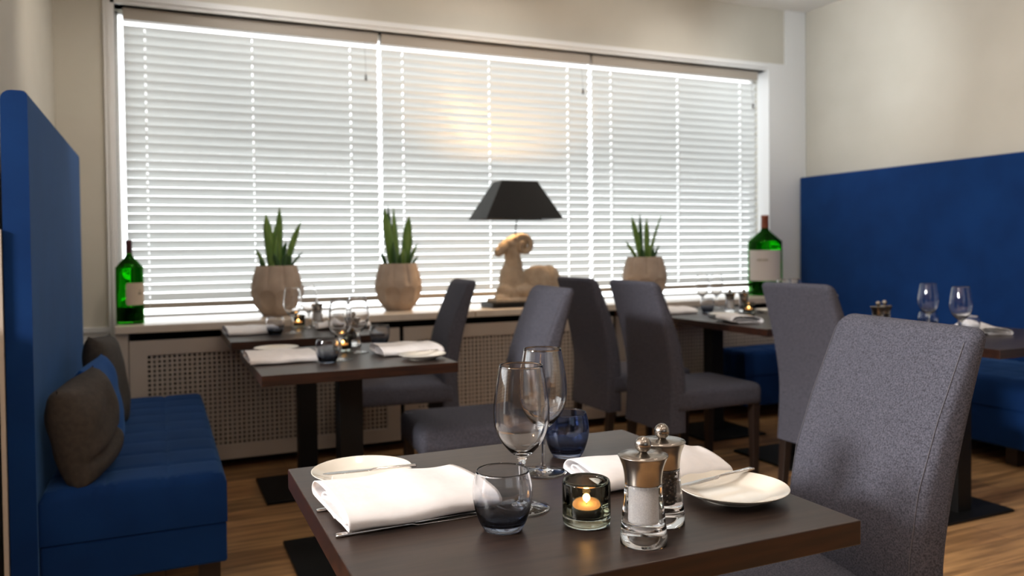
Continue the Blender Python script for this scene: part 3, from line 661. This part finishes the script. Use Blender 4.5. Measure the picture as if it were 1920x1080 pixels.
def mill(kind, label, loc, group=None):
    t = thing(kind+'_mill', label, kind+' mill', loc, 0, group)
    # acrylic body: solid wall with cavity, hollow skirt below
    out_ = smooth_prof([(0.0310, 0.0), (0.0306, 0.012), (0.0295, 0.026), (0.0272, 0.045), (0.0252, 0.062), (0.0243, 0.078)], 4)
    cav = [(0.0, 0.0783)]
    link('body', lathe(bmesh.new(), [(0, 0.0225), (0.0270, 0.0222), (0.0284, 0.0205), (0.0288, 0.015), (0.0298, 0.0)]+out_+cav, 48), 'acrylic', t)
    if kind == 'salt':
        link('salt', lathe(bmesh.new(), [(0, 0.0270), (0.0130, 0.0272), (0.0134, 0.031), (0.0128, 0.0775), (0, 0.0780)], 32), 'salt', t)
    else:
        bm = lathe(bmesh.new(), [(0, 0.0275), (0.0118, 0.0278), (0.0116, 0.076), (0, 0.0778)], 24)
        rnd = random.Random(4)
        for k in range(150):
            a = rnd.uniform(0, 2*PI); z = 0.030+0.0455*(k/150)
            bmesh.ops.create_icosphere(bm, subdivisions=1, radius=rnd.uniform(0.0017, 0.0022), matrix=Matrix.Translation((0.0118*math.cos(a), 0.0118*math.sin(a), z)))
        o = link('peppercorns', bm, 'pepper', t); o['kind'] = 'stuff'
    hp = smooth_prof([(0.0243, 0.0785), (0.0248, 0.088), (0.0270, 0.100), (0.0312, 0.111), (0.0330, 0.1145)], 5)
    link('head', lathe(bmesh.new(), [(0, 0.0785)]+hp+[(0.0325, 0.1155), (0.020, 0.1168), (0.0075, 0.1175), (0.0045, 0.1195), (0, 0.1195)], 56), 'steel', t)
    bm = bmesh.new(); bmesh.ops.create_uvsphere(bm, u_segments=28, v_segments=18, radius=0.0108, matrix=Matrix.Translation((0, 0, 0.1288))); link('knob', bm, 'steel', t)
    return t
def plate(label, loc, group=None, r=0.0865):
    t = thing('bread_plate', label, 'plate', loc, 0, group)
    p = smooth_prof([(0, 0.0055), (0.045, 0.0058), (0.062, 0.0095), (0.078, 0.0158), (r, 0.0195)], 5)+smooth_prof([(r+0.0006, 0.0188), (0.078, 0.0128), (0.060, 0.0060), (0.050, 0.0030)], 4)+[(0.049, 0.0), (0.045, 0.0), (0.044, 0.0025), (0, 0.0025)]
    p = [(q[0]*r/0.0865, q[1]) for q in p]
    link('dish', lathe(bmesh.new(), p, 64), 'china', t); return t
def napkin_mesh(Lx, D, Hh, seed=0, seg=40, peak=None, slant=0):
    # cloth folded over and over: spiral sheet extruded along x; y = depth (near side negative), z = height
    rnd = random.Random(seed); ph = [rnd.uniform(0, 6) for _ in range(5)]
    path = []
    d = D/2
    path += [(d*0.55, 0.006), (0, 0.005), (-d*0.7, 0.004), (-d, 0.004), (-d-0.005, 0.010), (-d-0.002, 0.019), (-d*0.8, Hh*0.74), (-d*0.3, Hh*0.92), (d*0.35, Hh), (d*0.8, Hh*0.92), (d, Hh*0.62), (d, Hh*0.35), (d*0.8, 0.010),
             (d*0.3, 0.009), (-d*0.5, 0.008), (-d*0.84, 0.010), (-d*0.6, Hh*0.42), (0, Hh*0.60), (d*0.6, Hh*0.66), (d*0.82, Hh*0.42), (d*0.5, Hh*0.30), (-d*0.3, Hh*0.26)]
    path = smooth_prof(path, 4); n = len(path); bm = bmesh.new(); V = []
    for i in range(seg+1):
        u = i/seg; row = []
        for k, (y, z) in enumerate(path):
            s = k/n; e = max(0, 1-u/0.06)
            amp = 0.0016+0.0015*e
            zz = max(0.0022+0.004*s*0, z*(1+0.03*math.sin(6*u+ph[0]))+amp*math.sin(11*u+5*s+ph[1])*min(1, z/0.01))
            if peak: zz += max(0, z/Hh)*peak*math.exp(-((u-0.72)/0.13)**2)*(0.5+0.5*y/d)
            yy = y+0.002*math.sin(9*u+ph[2]+3*s)
            xx = Lx*(u-0.5)+(0.006*math.sin(9*s+ph[3])*(1 if u < 0.5 else -1)*(abs(u-0.5)*2)**8)
            xx -= slant*u**3*(y/d)
            row.append(bm.verts.new((xx, yy, zz)))
        V.append(row)
    for i in range(seg):
        for k in range(n-1): bm.faces.new((V[i][k], V[i+1][k], V[i+1][k+1], V[i][k+1]))
    return bm
def napkin(label, loc, rotz, bm=None, me=None, group=None):
    if me is None:
        o = link('napkin', bm, 'cloth'); s = o.modifiers.new('solidify', 'SOLIDIFY'); s.thickness = 0.0016; s.offset = 0
    else:
        o = bpy.data.objects.new('napkin', me); C.objects.link(o); s = o.modifiers.new('solidify', 'SOLIDIFY'); s.thickness = 0.0016; s.offset = 0
    o.location = loc; o.rotation_euler = (0, 0, rotz); return tag(o, label, 'napkin', group)
def cutlery(kind, label, loc, rotz, Lg=0.20, group=None, tilt=0):
    bm = bmesh.new(); secs = []
    if kind == 'knife':
        st = [(0, 0.006, 0.003), (0.01, 0.010, 0.0045), (0.05, 0.0095, 0.0048), (0.42, 0.0065, 0.0042), (0.47, 0.0055, 0.0036), (0.50, 0.012, 0.0016), (0.75, 0.0165, 0.0012), (0.93, 0.0145, 0.0010), (0.99, 0.006, 0.0008), (1.0, 0.002, 0.0006)]
    else:
        st = [(0, 0.008, 0.002), (0.02, 0.013, 0.0026), (0.10, 0.012, 0.0026), (0.45, 0.006, 0.003), (0.66, 0.006, 0.003), (0.74, 0.016, 0.002), (0.80, 0.022, 0.0016), (0.84, 0.023, 0.0016)]
    for u, w_, h_ in st: secs.append([(u*Lg, p, q+h_/2+0.0002) for p, q in rrect(w_, h_, h_*0.45, 3)])
    loft(bm, secs)
    if kind == 'fork':
        for k in range(4):
            y = (k-1.5)*0.0062
            loft(bm, [[(0.835*Lg, y+p, q+0.001) for p, q in rrect(0.004, 0.0016, 0.0007, 2)], [(Lg, y*0.95+p, q+0.0022) for p, q in rrect(0.002, 0.0012, 0.0005, 2)]])
    o = link(kind if kind == 'fork' else 'table_knife', bm, 'silver', angle=40); o.location = loc; o.rotation_euler = (0, tilt, rotz)
    return tag(o, label, kind, group)

TZ = 0.7502
# --- nearest table
g1 = wine_glass('larger-looking clear wine glass in front on the nearest table, behind the tumbler', (0.505, 1.108, TZ))
g2 = dup(g1, 'clear wine glass behind the front one on the nearest table', (0.622, 1.272, TZ))
tb = tumbler('low glass tumbler with smoky base beside the napkin, nearest to the camera', (0.442, 1.038, TZ))
tumbler('smoky blue glass tumbler at the far side of the nearest table', (0.711, 1.351, TZ), None, 'tumblerblue')
ch1, tl1 = candle('dark smoke glass candle holder with lit tealight on the nearest table', 'lit tealight inside the dark glass holder on the nearest table', (0.560, 1.005, TZ))
sm_ = mill('salt', 'salt mill with steel head and clear body on the nearest table', (0.594, 0.908, TZ))
sm_.scale = (1.03, 1.03, 1.035)
pm_ = mill('pepper', 'pepper mill with steel head full of dark peppercorns on the nearest table', (0.662, 0.962, TZ))
pm_.scale = (1.03, 1.03, 1.035)
pR = plate('cream bread plate with a knife on it, beside the foreground chair', (0.829, 1.010, TZ))
pL = dup(pR, 'cream bread plate half hidden behind the rolled napkin, nearest table', (0.318, 1.372, TZ))
nm = napkin_mesh(0.228, 0.168, 0.038, 2, slant=0.016)
n1 = napkin('white folded napkin lying on cutlery at the left side of the nearest table', (0.338, 1.188, TZ+0.004), RD(3), nm)
nm2 = napkin_mesh(0.262, 0.125, 0.032, 5, peak=0.022)
n2 = napkin('white folded napkin with raised peak behind the two mills', (0.775, 1.165, TZ+0.001), RD(-4), nm2)
cutlery('knife', 'steel table knife under the front edge of the left napkin, nearest table', (0.218, 1.108, TZ), RD(1), 0.235)
cutlery('fork', 'steel fork whose tip shows under the left napkin, nearest table', (0.214, 1.232, TZ), RD(3), 0.20)
cutlery('knife', 'small butter knife resting on the cream plate near the foreground chair', (0.915, 1.062, TZ+0.0206), RD(180+7), 0.175, None, RD(0.6))
cutlery('knife', 'small butter knife on the plate behind the left napkin, nearest table', (0.405, 1.335, TZ+0.0205), RD(172), 0.16)

# --- second table by the bench
G2 = 'glasses and tableware on the second table'
dup(g1, 'wine glass in front on the second table, left of the other wine glass', (0.600, 2.905, TZ))
dup(g1, 'wine glass further right on the second table, behind the first', (0.706, 3.085, TZ))
dup(tb, 'smoky-based tumbler left of the wine glasses on the second table', (0.545, 2.862, TZ))
dup(tb, 'smoky tumbler behind the right napkin on the second table', (0.848, 3.30, TZ))
dup(pR, 'cream plate at the left back corner of the second table', (0.420, 3.27, TZ))
dup(pR, 'white plate with knife at the right edge of the second table', (0.878, 2.80, TZ))
cutlery('knife', 'butter knife resting on the right-hand plate of the second table', (0.955, 2.845, TZ+0.0206), RD(186), 0.175)
candle('dark candle holder behind the wine glasses on the second table', 'tealight glowing on the second table', (0.662, 3.16, TZ), None, 0.25)
n3m = n1.data
napkin('white folded napkin at the left front of the second table', (0.395, 2.985, TZ), RD(-1), me=n3m)
napkin('white folded napkin at the right side of the second table', (0.868, 2.985, TZ), RD(1), me=n3m)
dup(pm_, 'pepper mill behind the candle on the second table', (0.735, 3.30, TZ))
# --- table at the sill
napkin('white folded napkin on the left of the window-side table', (0.400, 4.06, TZ), RD(1), me=n3m)
dup(tb, 'smoky-based tumbler beside the napkin on the window-side table', (0.503, 3.945, TZ))
dup(g1, 'wine glass in front of the leftmost plant pot', (0.592, 3.985, TZ))
dup(g1, 'wine glass just right of the leftmost plant pot', (0.706, 4.20, TZ))
candle('dark candle holder on the window-side table below the leftmost pot', 'tealight glowing on the window-side table', (0.662, 4.27, TZ), None, 0.25)
napkin('white napkin at the right of the window-side table, behind the glasses', (0.86, 4.10, TZ), RD(176), me=n2.data)
dup(tb, 'tumbler near the right napkin on the window-side table', (0.80, 3.93, TZ))
dup(sm_, 'salt mill near the back of the window-side table', (0.765, 4.29, TZ))
# --- joined pair on the right
dup(g1, 'wine glass in the far right corner table, left one', (3.18, 4.16, TZ))
dup(g1, 'wine glass in the far right corner table, right one', (3.30, 4.17, TZ))
dup(tb, 'smoky tumbler in front of the corner-table wine glasses', (3.04, 3.93, TZ))
dup(sm_, 'salt mill on the far right corner table', (3.13, 3.83, TZ))
dup(pm_, 'pepper mill on the far right corner table', (3.21, 3.80, TZ))
candle('dark candle holder right of the mills on the corner table', 'tealight glowing on the corner table', (3.20, 3.745, TZ-0.0), None, 0.2)
napkin('white napkin at the left edge of the far right corner table', (2.83, 4.00, TZ), RD(0), me=n3m)
napkin('long white napkin on the joined table, left of the chair seen from behind', (2.80, 3.36, TZ), RD(75), me=n3m)
dup(pR, 'pale plate behind the long napkin on the joined table', (2.93, 3.64, TZ))
dup(pR, 'plate at the right of the candle on the joined tables', (3.36, 3.75, TZ))
napkin('white napkin right of the candle on the joined tables', (3.33, 3.50, TZ), RD(100), me=n2.data)
dup(g1, 'wine glass seen just above the back of the rear-view chair, left one', (3.03, 3.27, TZ))
dup(g1, 'wine glass seen just above the back of the rear-view chair, right one', (3.13, 3.30, TZ))
# --- table at the right edge
dup(g1, 'wine glass against the blue wall panel, left of two', (3.19, 2.53, TZ))
dup(g1, 'wine glass against the blue wall panel, right of two', (3.05, 2.265, TZ))
dup(tb, 'tumbler behind the left wine glass at the right edge table', (3.29, 2.61, TZ))
dup(tb, 'tumbler right of the right-hand wine glass, at the right edge table', (3.23, 2.36, TZ))
dup(sm_, 'salt mill just above the foreground chair back', (2.985, 2.625, TZ))
dup(pm_, 'pepper mill just above the foreground chair back', (3.06, 2.655, TZ))
napkin('white crumpled napkin at the right edge of the photo', (3.40, 2.42, TZ), RD(60), me=n2.data)
dup(pR, 'pale plate cut by the right edge of the photo', (3.43, 2.12, TZ))
